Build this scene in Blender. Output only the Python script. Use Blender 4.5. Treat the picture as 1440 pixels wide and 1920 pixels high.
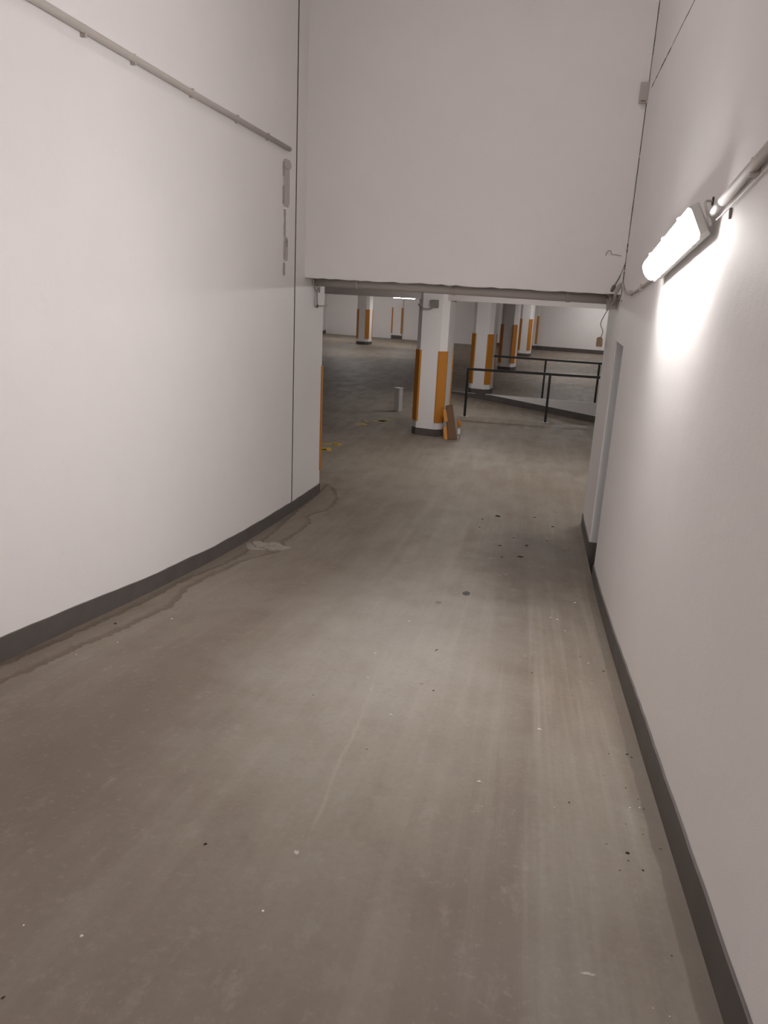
import bpy, bmesh, math, random
from mathutils import Vector, Matrix
for _o in list(bpy.data.objects): bpy.data.objects.remove(_o)
random.seed(7)
S = bpy.context.scene
COL = S.collection

# ------------------------------------------------------------------ camera
EYE = 2.5
cam = bpy.data.cameras.new('camera')
cam.sensor_fit = 'VERTICAL'; cam.sensor_height = 36; cam.lens = 1421.1 / 1920 * 36
cam.clip_start = .02; cam.clip_end = 200
co = bpy.data.objects.new('camera', cam); COL.objects.link(co)
R = ((0.9802304, 0.0989363, -0.1713474), (0.1923348, -0.273248, 0.9425194), (0.0464291, -0.9568423, -0.2868749))
co.matrix_world = Matrix(((R[0][0], -R[0][1], -R[0][2], 0), (R[1][0], -R[1][1], -R[1][2], 0),
                          (R[2][0], -R[2][1], -R[2][2], EYE), (0, 0, 0, 1)))
S.camera = co
# ------------------------------------------------------------------ world, exposure (a closed basement: lamps give the light, some added as fill)
W = bpy.data.worlds.new('world'); S.world = W; W.use_nodes = True
W.node_tree.nodes['Background'].inputs[0].default_value = (0, 0, 0, 1)
W.node_tree.nodes['Background'].inputs[1].default_value = 0
S.view_settings.view_transform = 'Standard'; S.view_settings.look = 'None'
S.view_settings.gamma = 1; S.view_settings.use_curve_mapping = False
S.view_settings.exposure = 0.0
LAMP_RAMP = 100.0      # emission of the wall battens along the ramp
LAMP_HALL = 68.0       # emission of the battens in the hall

# ------------------------------------------------------------------ helpers
def new_obj(name, bm, mat=None, parent=None, smooth=False):
    me = bpy.data.meshes.new(name)
    bmesh.ops.recalc_face_normals(bm, faces=bm.faces)
    bm.to_mesh(me); bm.free()
    if smooth:
        for p in me.polygons: p.use_smooth = True
    o = bpy.data.objects.new(name, me); COL.objects.link(o)
    if mat: me.materials.append(mat)
    if parent: o.parent = parent
    return o
def tag(o, label, cat, group=None):
    o['label'] = label; o['category'] = cat
    if group: o['group'] = group
    return o
def thing(name, label, cat, loc=(0, 0, 0), rz=0, group=None):
    o = bpy.data.objects.new(name, None); COL.objects.link(o)
    o.location = loc; o.rotation_euler = (0, 0, rz); o.empty_display_size = .1
    return tag(o, label, cat, group)
def struct(name, bm, mat, parent=None):
    o = new_obj(name, bm, mat, parent)
    if not parent: o['kind'] = 'structure'
    return o
def prism(bm, pts, z0, z1):
    """vertical prism over a plan polygon; z0/z1 numbers or lists per corner"""
    n = len(pts)
    a = [bm.verts.new((p[0], p[1], z0[i] if isinstance(z0, (list, tuple)) else z0)) for i, p in enumerate(pts)]
    b = [bm.verts.new((p[0], p[1], z1[i] if isinstance(z1, (list, tuple)) else z1)) for i, p in enumerate(pts)]
    bm.faces.new(a[::-1]); bm.faces.new(b)
    for i in range(n):
        j = (i + 1) % n
        bm.faces.new((a[i], a[j], b[j], b[i]))
def box(bm, x0, x1, y0, y1, z0, z1):
    prism(bm, [(x0, y0), (x1, y0), (x1, y1), (x0, y1)], z0, z1)
def loft(bm, secs, cap=True):
    rings = [[bm.verts.new(p) for p in s] for s in secs]
    n = len(rings[0])
    for a, b in zip(rings, rings[1:]):
        for i in range(n):
            j = (i + 1) % n
            bm.faces.new((a[i], a[j], b[j], b[i]))
    if cap:
        bm.faces.new(rings[0][::-1]); bm.faces.new(rings[-1])
def tube(bm, pts, r, n=10):
    pts = [Vector(p) for p in pts]
    secs = []; up = None
    for i, p in enumerate(pts):
        d = (pts[min(i + 1, len(pts) - 1)] - pts[max(i - 1, 0)]).normalized()
        if up is None:
            up = d.orthogonal().normalized()
        up = (up - d * up.dot(d)).normalized()
        s = d.cross(up)
        rr = r[i] if isinstance(r, (list, tuple)) else r
        secs.append([p + (up * math.cos(t) + s * math.sin(t)) * rr for t in [2 * math.pi * k / n for k in range(n)]])
    loft(bm, secs)
def curve(pts, k=6):
    """Catmull-Rom through points"""
    P = [Vector(p) for p in pts]; P = [P[0]] + P + [P[-1]]; out = []
    for i in range(1, len(P) - 2):
        for j in range(k):
            t = j / k
            out.append(.5 * ((2 * P[i]) + (P[i + 1] - P[i - 1]) * t + (2 * P[i - 1] - 5 * P[i] + 4 * P[i + 1] - P[i + 2]) * t * t
                             + (-P[i - 1] + 3 * P[i] - 3 * P[i + 1] + P[i + 2]) * t ** 3))
    out.append(P[-2]); return out
def lerp(xs, ys, x):
    if x <= xs[0]: return ys[0]
    for i in range(len(xs) - 1):
        if x <= xs[i + 1]:
            return ys[i] + (ys[i + 1] - ys[i]) * (x - xs[i]) / (xs[i + 1] - xs[i])
    return ys[-1]

# the ramp: height along y, eases out onto the flat hall floor
GY = [2.93, 3.35, 3.88, 4.56, 5.48, 6.07, 6.78, 7.58, 8.1, 8.65, 9.3, 9.9]
GZ = [.649, .587, .503, .401, .277, .213, .149, .086, .050, .022, .005, 0.]
def g(y):
    if y < GY[0]: return GZ[0] + (GY[0] - y) * .163
    return lerp(GY, GZ, y)
XL = -2.4
def xr(y): return .575 + .0185 * y         # face of the right wall
def ylint(x): return 7.29 - .272 * x        # face of the wall over the opening

# ------------------------------------------------------------------ materials
def mat(name, color, rough=.7, metal=0, spec=.5):
    m = bpy.data.materials.new(name); m.use_nodes = True
    b = m.node_tree.nodes['Principled BSDF']
    b.inputs['Base Color'].default_value = (*color, 1)
    b.inputs['Roughness'].default_value = rough; b.inputs['Metallic'].default_value = metal
    b.inputs['Specular IOR Level'].default_value = spec
    return m
class NT:
    def __init__(self, m):
        self.t = m.node_tree; self.b = self.t.nodes['Principled BSDF']
        self.co = self.t.nodes.new('ShaderNodeNewGeometry').outputs['Position']
    def n(self, kind, **kw):
        nd = self.t.nodes.new(kind)
        for k, v in kw.items(): setattr(nd, k, v)
        return nd
    def L(self, a, b): self.t.links.new(a, b)
    def val(self, sock, v):
        if hasattr(v, 'is_linked') or hasattr(v, 'links'): self.L(v, sock)
        else: sock.default_value = v
    def math(self, op, a, b=0., c=0.):
        nd = self.n('ShaderNodeMath', operation=op)
        self.val(nd.inputs[0], a); self.val(nd.inputs[1], b); self.val(nd.inputs[2], c)
        return nd.outputs[0]
    def noise(self, scale, detail=4, rough=.55, stretch=None, loc=(0, 0, 0)):
        v = self.co
        mp = self.n('ShaderNodeMapping'); self.L(self.co, mp.inputs[0])
        mp.inputs['Scale'].default_value = stretch or (1, 1, 1); mp.inputs['Location'].default_value = loc
        nd = self.n('ShaderNodeTexNoise'); self.L(mp.outputs[0], nd.inputs['Vector'])
        nd.inputs['Scale'].default_value = scale; nd.inputs['Detail'].default_value = detail
        nd.inputs['Roughness'].default_value = rough
        return nd.outputs['Fac']
    def ramp(self, fac, stops, interp='LINEAR'):
        nd = self.n('ShaderNodeValToRGB'); self.L(fac, nd.inputs[0]); cr = nd.color_ramp; cr.interpolation = interp
        while len(cr.elements) > 1: cr.elements.remove(cr.elements[-1])
        for i, (p, c) in enumerate(stops):
            e = cr.elements[0] if i == 0 else cr.elements.new(p)
            e.position = p; e.color = (c, c, c, 1) if not isinstance(c, tuple) else (*c, 1)
        return nd.outputs[0]
    def rng(self, v, a, b, c=0., d=1.):
        nd = self.n('ShaderNodeMapRange'); nd.clamp = True
        self.L(v, nd.inputs[0])
        for i, q in enumerate((a, b, c, d)): nd.inputs[i + 1].default_value = q
        return nd.outputs[0]
    def mix(self, fac, a, b, mode='MIX'):
        nd = self.n('ShaderNodeMix', data_type='RGBA', blend_type=mode)
        self.val(nd.inputs[0], fac)
        for s, v in ((6, a), (7, b)):
            if isinstance(v, tuple): nd.inputs[s].default_value = (*v, 1)
            else: self.L(v, nd.inputs[s])
        return nd.outputs[2]
    def bump(self, h, strength=.2, dist=.01):
        nd = self.n('ShaderNodeBump'); nd.inputs['Strength'].default_value = strength; nd.inputs['Distance'].default_value = dist
        self.L(h, nd.inputs['Height']); self.L(nd.outputs[0], self.b.inputs['Normal'])
    def sep(self):
        nd = self.n('ShaderNodeSeparateXYZ'); self.L(self.co, nd.inputs[0]); return nd.outputs
    def fcurve(self, fac, pts):
        nd = self.n('ShaderNodeFloatCurve'); self.L(fac, nd.inputs['Value'])
        c = nd.mapping.curves[0]
        while len(c.points) > 2: c.points.remove(c.points[-1])
        c.points[0].location = pts[0]; c.points[1].location = pts[-1]
        for p in pts[1:-1]: c.points.new(*p)
        for p in c.points: p.handle_type = 'VECTOR'
        nd.mapping.update(); return nd.outputs[0]

def wall_paint(name, base=(.86, .825, .815)):
    m = mat(name, base, .62, spec=.35); t = NT(m)
    n1 = t.noise(.9, 3, .6); n2 = t.noise(9, 3, .6)
    c = t.mix(t.rng(n1, .35, .7), tuple(v * .965 for v in base), base)
    c = t.mix(t.rng(n2, .58, .8, 0, .25), c, tuple(v * .9 for v in base))
    t.L(c, t.b.inputs['Base Color'])
    h = t.math('ADD', t.noise(260, 2, .6), t.math('MULTIPLY', t.noise(14, 3, .6), 1.6))
    t.bump(h, .18, .006)
    return m
M_WALL = wall_paint('white_wall_paint')
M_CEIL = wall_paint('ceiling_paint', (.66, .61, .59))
M_PIPE = wall_paint('painted_pipe', (.52, .475, .445))
M_DKPAINT = mat('dark_grey_base_paint', (.10, .087, .08), .55)
t = NT(M_DKPAINT); c = t.mix(t.rng(t.noise(5, 5), .35, .7), (.09, .077, .07), (.115, .10, .092)); t.L(c, t.b.inputs['Base Color'])
t.bump(t.noise(120, 3), .15, .004)

def make_floor_mat():
    m = mat('trowelled_concrete', (0.262, 0.219, 0.181), .5, spec=.4); t = NT(m)
    x, y, z = t.sep(); m.node_tree.nodes['Principled BSDF'].inputs['Specular IOR Level'].default_value = .3
    big = t.noise(.55, 3, .6); mid = t.noise(2.3, 5, .62, (1.6, .8, 1)); streak = t.noise(1.5, 3, .6, (5.5, .35, 1)); fine = t.noise(38, 3, .7)
    # grey concrete against brown tyre grime
    c = t.mix(t.rng(big, .38, .64), (0.223, 0.179, 0.140), (0.275, 0.237, 0.195))
    c = t.mix(t.rng(streak, .42, .68, 0, .6), c, (0.310, 0.266, 0.218))
    c = t.mix(t.rng(mid, .5, .75, 0, .55), c, (0.188, 0.150, 0.119))
    # on the ramp: wheel tracks running down it
    onramp = t.rng(y, 7.4, 9.6, 1, 0)
    xw = t.math('ADD', x, t.math('MULTIPLY', t.math('SUBTRACT', t.noise(.7, 3), .5), .16))
    k = t.rng(xw, -2.4, .8)
    tracks = t.ramp(k, [(0, .15), (.16, .35), (.27, .78), (.36, .45), (.48, .12), (.6, .05), (.69, .15), (.725, .55), (.79, .9), (.81, .2), (.86, .12), (.93, .2), (1, .3)])
    tn = t.math('MULTIPLY', t.math('MULTIPLY', tracks, onramp), t.rng(t.noise(1.1, 4), .3, .6, .55, 1))
    c = t.mix(t.math('MULTIPLY', tn, 1.), c, (0.178, 0.140, 0.107))
    s2 = t.noise(1.2, 4, .6, (13, .3, 1), (3, 1, 0)); right = t.math('MULTIPLY', t.rng(x, -.5, .15, .35, 1), onramp)
    c = t.mix(t.math('MULTIPLY', t.rng(s2, .5, .7, 0, .33), right), c, (.40, .372, .335))
    c = t.mix(t.math('MULTIPLY', t.rng(s2, .32, .48, .35, 0), right), c, (.178, .148, .125))
    lump = t.noise(4.5, 6, .68, (1.5, .7, 1), (5, 2, 0))
    c = t.mix(t.math('MULTIPLY', t.rng(lump, .58, .72, 0, .4), t.rng(y, 3.2, 1.8, .35, 1)), c, (.40, .37, .335))
    c = t.mix(t.math('MULTIPLY', t.rng(lump, .3, .42, .45, 0), onramp), c, (.19, .158, .132))
    # a dark damp patch at the foot of the ramp, a broad brown one by the left
    def blot(cx, cy, rx, ry, amt, col, c, edge=.35):
        dx = t.math('DIVIDE', t.math('SUBTRACT', x, cx), rx); dy = t.math('DIVIDE', t.math('SUBTRACT', y, cy), ry)
        d = t.math('SQRT', t.math('ADD', t.math('MULTIPLY', dx, dx), t.math('MULTIPLY', dy, dy)))
        d = t.math('ADD', d, t.math('MULTIPLY', t.math('SUBTRACT', t.noise(2.6, 3, .6, loc=(cx, cy, 0)), .5), 1.3))
        return t.mix(t.math('MULTIPLY', t.rng(d, 1 - edge, 1 + edge, 1, 0), amt), c, col)
    c = blot(.2, 6.6, .5, 1.15, .75, (0.148, 0.117, 0.092), c)
    c = blot(-1.6, 2.4, .42, 1.3, .6, (0.166, 0.129, 0.099), c, .6)
    c = blot(-.65, 4.2, .62, 1.5, .5, (.41, .39, .36), c, .6)  # pale blot, mid-ramp brightness put into the colour
    c = blot(-.2, .9, 1.3, .9, .45, (.2, .165, .14), c, .6)  # dark blot, dimmer near end of the ramp put into the colour
    c = blot(-1.55, 5.6, .5, 1.2, .3, (0.175, 0.137, 0.106), c, .6)
    c = blot(-.5, 9.6, 1.3, 1.2, .3, (0.210, 0.161, 0.123), c, .6)
    # a pale trowel scratch and the paler strip beside it
    sx = t.math('SUBTRACT', x, t.math('MULTIPLY', t.math('SUBTRACT', y, 2.7), -.05))
    sd = t.math('ABSOLUTE', t.math('ADD', t.math('ADD', sx, .585), t.math('MULTIPLY', t.math('SUBTRACT', t.noise(3, 4), .5), .06)))
    sm = t.math('MULTIPLY', t.rng(sd, .002, .011, 1, 0), t.math('MULTIPLY', t.rng(y, 1.85, 2.1), t.rng(y, 3.4, 4.2, 1, 0)))
    c = t.mix(t.math('MULTIPLY', sm, .45), c, (0.375, 0.325, 0.269))
    c = t.mix(t.rng(t.noise(7, 6, .7, (1.3, .8, 1)), .6, .72, 0, .5), c, (0.349, 0.298, 0.242))
    c = t.mix(t.rng(fine, .5, .8, 0, .3), c, (0.175, 0.141, 0.113))
    c = t.mix(t.rng(fine, .28, .42, .3, 0), c, (0.349, 0.302, 0.249))
    # darker unswept strip along the right wall
    wr = t.math('SUBTRACT', t.math('ADD', t.math('MULTIPLY', y, .0185), .575), x)
    wr = t.math('ADD', wr, t.math('MULTIPLY', t.math('SUBTRACT', t.noise(7, 5), .5), .025))
    strip = t.math('MULTIPLY', t.rng(wr, .062, .07, 1, 0), t.rng(y, 6, 6.4, 1, 0))
    c = t.mix(t.math('MULTIPLY', strip, .6), c, (0.131, 0.106, 0.082))
    # dried water marks along the left wall: two wandering tide lines
    yn = t.rng(y, 2., 9.2)
    d = t.math('ADD', x, 2.4)
    wob = t.math('MULTIPLY', t.math('SUBTRACT', t.noise(11, 7, .7), .5), .11)
    def P(l): return [((yy - 2.) / 7.2, v / .5) for yy, v in l]
    outer = t.math('MULTIPLY', t.fcurve(yn, P([(2, .18), (2.68, .192), (3.24, .228), (3.63, .275), (4.19, .30), (4.58, .20), (5.0, .205), (5.56, .25), (5.95, .40), (6.15, .42), (6.34, .33), (6.7, .353), (7.2, .337), (7.45, .24), (7.6, .25), (7.88, .362), (8.48, .31), (8.92, .15), (9.14, 0)])), .5)
    inner = t.math('MULTIPLY', t.fcurve(yn, P([(2, .04), (2.87, .05), (3.09, .06), (3.46, .09), (4.0, .098), (4.8, .09), (5.36, .147), (5.8, .163), (6.36, .15), (6.94, .11), (7.6, .05), (9.2, 0)])), .5)
    to = t.math('SUBTRACT', t.math('ADD', outer, wob), d)
    ti = t.math('SUBTRACT', t.math('ADD', inner, wob), d)
    mo = t.ramp(t.rng(to, -.01, .19), [(0, 0.), (.05, .0), (.08, 1.), (.24, .85), (.38, .25), (1, .16)])
    mi = t.ramp(t.rng(ti, -.01, .19), [(0, 0.), (.04, 0.), (.08, 1.), (.2, .8), (.34, .35), (1, .3)])
    near = t.math('MULTIPLY', t.rng(y, 9.05, 9.25, 1, 0), t.rng(d, 0, .6, 1, .7))
    c = t.mix(t.math('MULTIPLY', t.math('MULTIPLY', mo, near), .95), c, (0.136, 0.100, 0.070))
    c = t.mix(t.math('MULTIPLY', t.math('MULTIPLY', mi, near), .8), c, (0.110, 0.081, 0.058))
    t.L(c, t.b.inputs['Base Color'])
    t.L(t.rng(mid, .3, .7, .5, .68), t.b.inputs['Roughness'])
    t.bump(t.math('ADD', t.math('MULTIPLY', mid, .8), t.math('MULTIPLY', fine, .35)), .18, .006)
    return m
M_FLOOR = make_floor_mat()
M_DARK = mat('dark_gap', (.03, .027, .025), .9)
M_ORANGE = mat('orange_foam_guard', (.52, .20, .022), .55)
M_BROWN = mat('brown_board', (.15, .078, .04), .75)
M_BLACK = mat('black_painted_steel', (.012, .012, .013), .4)
M_GREYPL = mat('grey_lamp_plastic', (.55, .54, .52), .5)
M_WHITEPL = mat('white_plastic', (.72, .71, .69), .45)
M_WIRE = mat('white_cable', (.6, .57, .53), .5)
M_WIREDK = mat('grey_cable', (.2, .18, .165), .6)
M_BEIGE = mat('beige_box', (.52, .38, .25), .6)
M_WHITEBLK = mat('white_block', (.68, .66, .64), .7)
M_CHIPW = mat('white_chip', (.75, .72, .66), .8)
M_CHIPD = mat('dark_crumb', (.05, .038, .03), .9)
M_CHIPT = mat('tan_crumb', (.45, .32, .2), .9)
M_YEL = mat('yellow_floor_paint', (.62, .38, .035), .6)
M_YELF = mat('faded_yellow_paint', (.40, .29, .12), .6)
M_CRUST = mat('pale_crust', (.31, .275, .245), .6)
M_OIL = mat('oil_spot', (.06, .05, .04), .6)
M_SHADE = mat('chase_crack_shade', (.36, .335, .315), .8)  # grey of the scraped chase's cracks, their shade put into the colour
def emit(name, strength, col=(1, .97, .95)):
    m = bpy.data.materials.new(name); m.use_nodes = True; nt = m.node_tree; nt.nodes.clear()
    e = nt.nodes.new('ShaderNodeEmission'); o = nt.nodes.new('ShaderNodeOutputMaterial')
    e.inputs[0].default_value = (*col, 1); e.inputs[1].default_value = strength
    nt.links.new(e.outputs[0], o.inputs[0]); return m
M_LC = emit('lamp_glow_fill', 30.0); M_LR = emit('lamp_glow_ramp', LAMP_RAMP); M_LH = emit('lamp_glow_hall', LAMP_HALL)
M_CLEAR = mat('clear_plastic', (.8, .8, .8), .12)
M_CLEAR.node_tree.nodes['Principled BSDF'].inputs['Transmission Weight'].default_value = .85

# ------------------------------------------------------------------ floor: ramp, hall, and the lower ramp behind the railing
HX0, HX1, FY = -10.4, 10., 42.
def yedge(x): return 19.02 - .08 * x       # hall floor edge above the lower ramp
def zlow(x): return -.118 * (x + 2.2)      # lower ramp surface
bm = bmesh.new()
ys = [-12.] + [-8 + .4 * i for i in range(27)] + [2.93 + .26 * i for i in range(22)] + [8.65]
ys = sorted(set([round(v, 3) for v in ys if v <= 8.65] + [6.29, 6.31, 7.09, 7.11]))
prev = None
for yy in ys:
    xe = xr(yy) + (.03 if not 6.3 < yy < 7.1 else -.006)
    row = [bm.verts.new((xx, yy, g(yy))) for xx in (XL - .03, -1.5, -.6, .2, xe)] + [bm.verts.new((xe, yy, -.4))]
    if prev:
        for i in range(5): bm.faces.new((prev[i], prev[i + 1], row[i + 1], row[i]))
    prev = row
for a, b in ((8.65, 8.9), (8.9, 9.1), (9.1, 9.3), (9.3, 9.6), (9.6, 9.9)):
    for u, v in ((HX0, XL - .03), (XL - .03, -1.5), (-1.5, -.6), (-.6, .2), (.2, xr(8.65) + .03), (xr(8.65) + .03, HX1)):
        bm.faces.new([bm.verts.new(p) for p in ((u, a, g(a)), (v, a, g(a)), (v, b, g(b)), (u, b, g(b)))])
def quad(bm, *p): bm.faces.new([bm.verts.new(q) for q in p])
quad(bm, (HX0, 9.9, 0), (HX1, 9.9, 0), (HX1, 15.52, 0), (HX0, 15.52, 0))
quad(bm, (HX0, 15.52, 0), (-2.2, 15.52, 0), (-2.2, yedge(-2.2), 0), (HX0, yedge(HX0), 0))
quad(bm, (HX0, yedge(HX0), 0), (HX1, yedge(HX1), 0), (HX1, FY, 0), (HX0, FY, 0))
quad(bm, (-2.2, 15.52, 0), (HX1, 15.52, zlow(HX1)), (HX1, yedge(HX1), zlow(HX1)), (-2.2, yedge(-2.2), 0))
quad(bm, (-2.2, 15.52, 0), (HX1, 15.52, 0), (HX1, 15.52, zlow(HX1)))
bmesh.ops.remove_doubles(bm, verts=bm.verts, dist=.0005)
floor = struct('floor', bm, M_FLOOR)

# white upstand wall on the far side of the lower ramp
bm = bmesh.new()
xs = [-2.1, -.9, 0, 1.65, 4, HX1]
for a, b in zip(xs, xs[1:]):
    prism(bm, [(a, yedge(a) - .02), (b, yedge(b) - .02), (b, yedge(b) + .02), (a, yedge(a) + .02)], [zlow(a) - .05, zlow(b) - .05] * 1 + [zlow(b) - .05, zlow(a) - .05], .012)
struct('wall_lower_ramp', bm, M_WALL)
bm = bmesh.new()
for a, b in zip(xs, xs[1:]):
    ha, hb = min(.15, -zlow(a) + .015), min(.15, -zlow(b) + .015)
    prism(bm, [(a, yedge(a) - .028), (b, yedge(b) - .028), (b, yedge(b) - .015), (a, yedge(a) - .015)],
          [zlow(a) - .04, zlow(b) - .04, zlow(b) - .04, zlow(a) - .04], [zlow(a) + ha, zlow(b) + hb, zlow(b) + hb, zlow(a) + ha])
struct('baseboard_lower_ramp', bm, M_DKPAINT)

# ------------------------------------------------------------------ ramp walls
ZT = 6.0
def yj(z): return 7.583 + (z - .24) * .0096        # the expansion joint leans very slightly
bm = bmesh.new()
loft(bm, [[(XL, -12, -.4), (XL, yj(-.4) - .018, -.4), (XL - .35, yj(-.4) - .018, -.4), (XL - .35, -12, -.4)],
          [(XL, -12, ZT), (XL, yj(ZT) - .018, ZT), (XL - .35, yj(ZT) - .018, ZT), (XL - .35, -12, ZT)]])
loft(bm, [[(XL, yj(-.4) + .018, -.4), (XL, 8.68, -.4), (XL - .35, 8.68, -.4), (XL - .35, yj(-.4) + .018, -.4)],
          [(XL, yj(ZT) + .018, ZT), (XL, 8.68, ZT), (XL - .35, 8.68, ZT), (XL - .35, yj(ZT) + .018, ZT)]])
wl = struct('wall_left', bm, M_WALL)
bm = bmesh.new(); loft(bm, [[(XL - .002, yj(z) - .02, z), (XL - .002, yj(z) + .02, z), (XL - .05, yj(z) + .02, z), (XL - .05, yj(z) - .02, z)] for z in (0, ZT)])
new_obj('expansion_joint', bm, M_DARK, wl)

DN0, DN1, DZ = 6.3, 7.08, 2.125       # doorway in the right wall
def rwall(bm, y0, y1, z0, z1, th=.4):
    prism(bm, [(xr(y0), y0), (xr(y1), y1), (xr(y1) + th, y1), (xr(y0) + th, y0)], z0, z1)
bm = bmesh.new()
rwall(bm, -12, DN0, -.5, ZT); rwall(bm, DN1, 8.4, -.5, ZT); rwall(bm, DN0, DN1, DZ, ZT)
prism(bm, [(xr(DN0) + .4, DN0 - .3), (xr(DN1) + .4, DN1 + .3), (xr(DN1) + .5, DN1 + .3), (xr(DN0) + .5, DN0 - .3)], -.5, DZ + .3)
prism(bm, [(xr(DN0) - .1, DN0), (xr(DN1) - .1, DN1), (xr(DN1) + .4, DN1), (xr(DN0) + .4, DN0)], -.5, -.12)
wr_ = struct('wall_right', bm, M_WALL)

# wall over the opening, its lower edge roughly plastered
bm = bmesh.new()
N = 44; xa, xb = XL, xr(7.1) - .005
secs = []
for i in range(N + 1):
    x = xa + (xb - xa) * i / N
    zb = 2.537 - .022 * i / N + (random.uniform(-.006, .006) if 0 < i < N else 0)
    yf = ylint(x)
    secs.append([(x, yf, zb), (x, yf, ZT), (x, yf + .3, ZT), (x, yf + .3, zb + .01), (x, yf + .012, zb - .004)])
loft(bm, secs)
wo = struct('wall_over_opening', bm, M_WALL)

# ------------------------------------------------------------------ rest of the shell
def yfar(x): return 35.95 - .22 * x
bm = bmesh.new()
prism(bm, [(HX0 - .3, yfar(HX0)), (HX1 + .3, yfar(HX1)), (HX1 + .3, yfar(HX1) + .3), (HX0 - .3, yfar(HX0) + .3)], -.5, 3)
struct('wall_back', bm, M_WALL)
bm = bmesh.new()
prism(bm, [(HX0, yfar(HX0) - .012), (HX1, yfar(HX1) - .012), (HX1, yfar(HX1) + .01), (HX0, yfar(HX0) + .01)], -.02, .17)
struct('baseboard_back', bm, M_DKPAINT)
bm = bmesh.new(); box(bm, HX0 - .3, HX0, 8.6, 40, -.5, 3); struct('wall_hall_left', bm, M_WALL)
bm = bmesh.new(); box(bm, HX0 - .01, HX0 + .012, 8.6, yfar(HX0), -.02, .17); struct('baseboard_hall_left', bm, M_DKPAINT)
bm = bmesh.new(); box(bm, HX1, HX1 + .3, 8.6, 40, -2, 3); struct('wall_hall_right', bm, M_WALL)
bm = bmesh.new(); box(bm, HX0, XL - .35, 8.3, 8.68, -.5, 3); box(bm, xr(8.3) + .4, HX1, 8.1, 8.4, -.5, 3); struct('wall_hall_front', bm, M_WALL)
bm = bmesh.new(); prism(bm, [(HX0 - .3, 8.3), (XL, 8.3), (XL, ylint(XL) + .29), (xr(7.3), ylint(xr(7.3)) + .29), (xr(8), 8.2), (HX1 + .3, 8.2), (HX1 + .3, 40), (HX0 - .3, 40)], 2.56, 2.75)
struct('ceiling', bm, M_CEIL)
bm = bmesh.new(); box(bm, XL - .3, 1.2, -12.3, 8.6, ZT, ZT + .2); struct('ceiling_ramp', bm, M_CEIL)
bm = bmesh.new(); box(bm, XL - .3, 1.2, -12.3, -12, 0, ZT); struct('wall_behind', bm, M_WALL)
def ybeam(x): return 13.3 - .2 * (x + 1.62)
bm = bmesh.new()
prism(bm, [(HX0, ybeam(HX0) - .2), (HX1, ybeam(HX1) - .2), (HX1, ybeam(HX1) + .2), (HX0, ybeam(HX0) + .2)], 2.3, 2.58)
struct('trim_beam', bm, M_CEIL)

# painted dark baseboards of the ramp, ragged top edge
def baseboard(name, face, y0, y1, out, top, step=.09, cap_ends=True, zfun=g):
    bm = bmesh.new(); secs = []; n = max(2, int((y1 - y0) / step)); j = 0
    for i in range(n + 1):
        y = y0 + (y1 - y0) * i / n; x = face(y); z = zfun(y)
        j = j * .3 + random.uniform(-.0025, .0025); tz = z + top(y) + j
        secs.append([(x - out * .01, y, z - .05), (x + out * .009, y, z - .05), (x + out * .009, y, tz - .0015), (x + out * .005, y, tz), (x - out * .01, y, tz)])
    loft(bm, secs); return struct(name, bm, M_DKPAINT)
baseboard('baseboard_left', lambda y: XL, -8, 8.685, 1, lambda y: lerp([2.9, 4.6, 8.6], [.128, .112, .122], y))
baseboard('baseboard_right', xr, -8, DN0, -1, lambda y: lerp([1.5, 3, 6.2], [.132, .142, .11], y))
baseboard('baseboard_right', xr, DN1, 8.405, -1, lambda y: .13)
bm = bmesh.new(); prism(bm, [(xr(DN1) - .009, DN1 - .012), (xr(DN1) + .4, DN1 - .012), (xr(DN1) + .4, DN1 + .002), (xr(DN1) - .009, DN1 + .002)], -.12, g(DN1) + .13)
struct('baseboard_doorway', bm, M_DKPAINT)
bm = bmesh.new()      # added lining on far jamb and head; grey-blue stands in for the shaded reveal
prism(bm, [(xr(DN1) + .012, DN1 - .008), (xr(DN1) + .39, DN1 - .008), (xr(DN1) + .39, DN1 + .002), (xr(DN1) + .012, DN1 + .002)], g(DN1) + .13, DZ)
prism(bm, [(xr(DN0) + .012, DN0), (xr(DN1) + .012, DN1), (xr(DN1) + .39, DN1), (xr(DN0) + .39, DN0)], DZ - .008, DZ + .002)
struct('doorway_reveal_shade', bm, mat('reveal_shade_tint', (.62, .635, .65), .5))
bm = bmesh.new(); box(bm, XL - .35, XL + .009, 8.675, 8.69, -.02, .122); struct('baseboard_left_end', bm, M_DKPAINT)

# hairline cracks, geometry set along the corner and the right wall (a dark line a millimetre proud)
def ribbon(name, pts, w, normal, parent):
    bm = bmesh.new(); nrm = Vector(normal).normalized(); secs = []
    P = [Vector(p) for p in pts]; Q = []
    for a, b in zip(P, P[1:]):
        for k in range(8): Q.append(a.lerp(b, k / 8))
    Q.append(P[-1])
    for i, p in enumerate(Q):
        d = (Q[min(i + 1, len(Q) - 1)] - Q[max(i - 1, 0)]).normalized(); s = d.cross(nrm)
        ww = w * random.uniform(.5, 1.2) * (.35 if i in (0, len(Q) - 1) else 1); p = p + s * random.uniform(-.3, .3) * w
        secs.append([p + s * ww * .5 - nrm * .004, p + s * ww * .5 + nrm * .0012, p - s * ww * .5 + nrm * .0012, p - s * ww * .5 - nrm * .004])
    loft(bm, secs); return new_obj(name, bm, M_DARK, parent)
def RW(y, z, off=0): return (xr(y) - off, y, z)
yc = ylint(xr(7.1))
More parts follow.
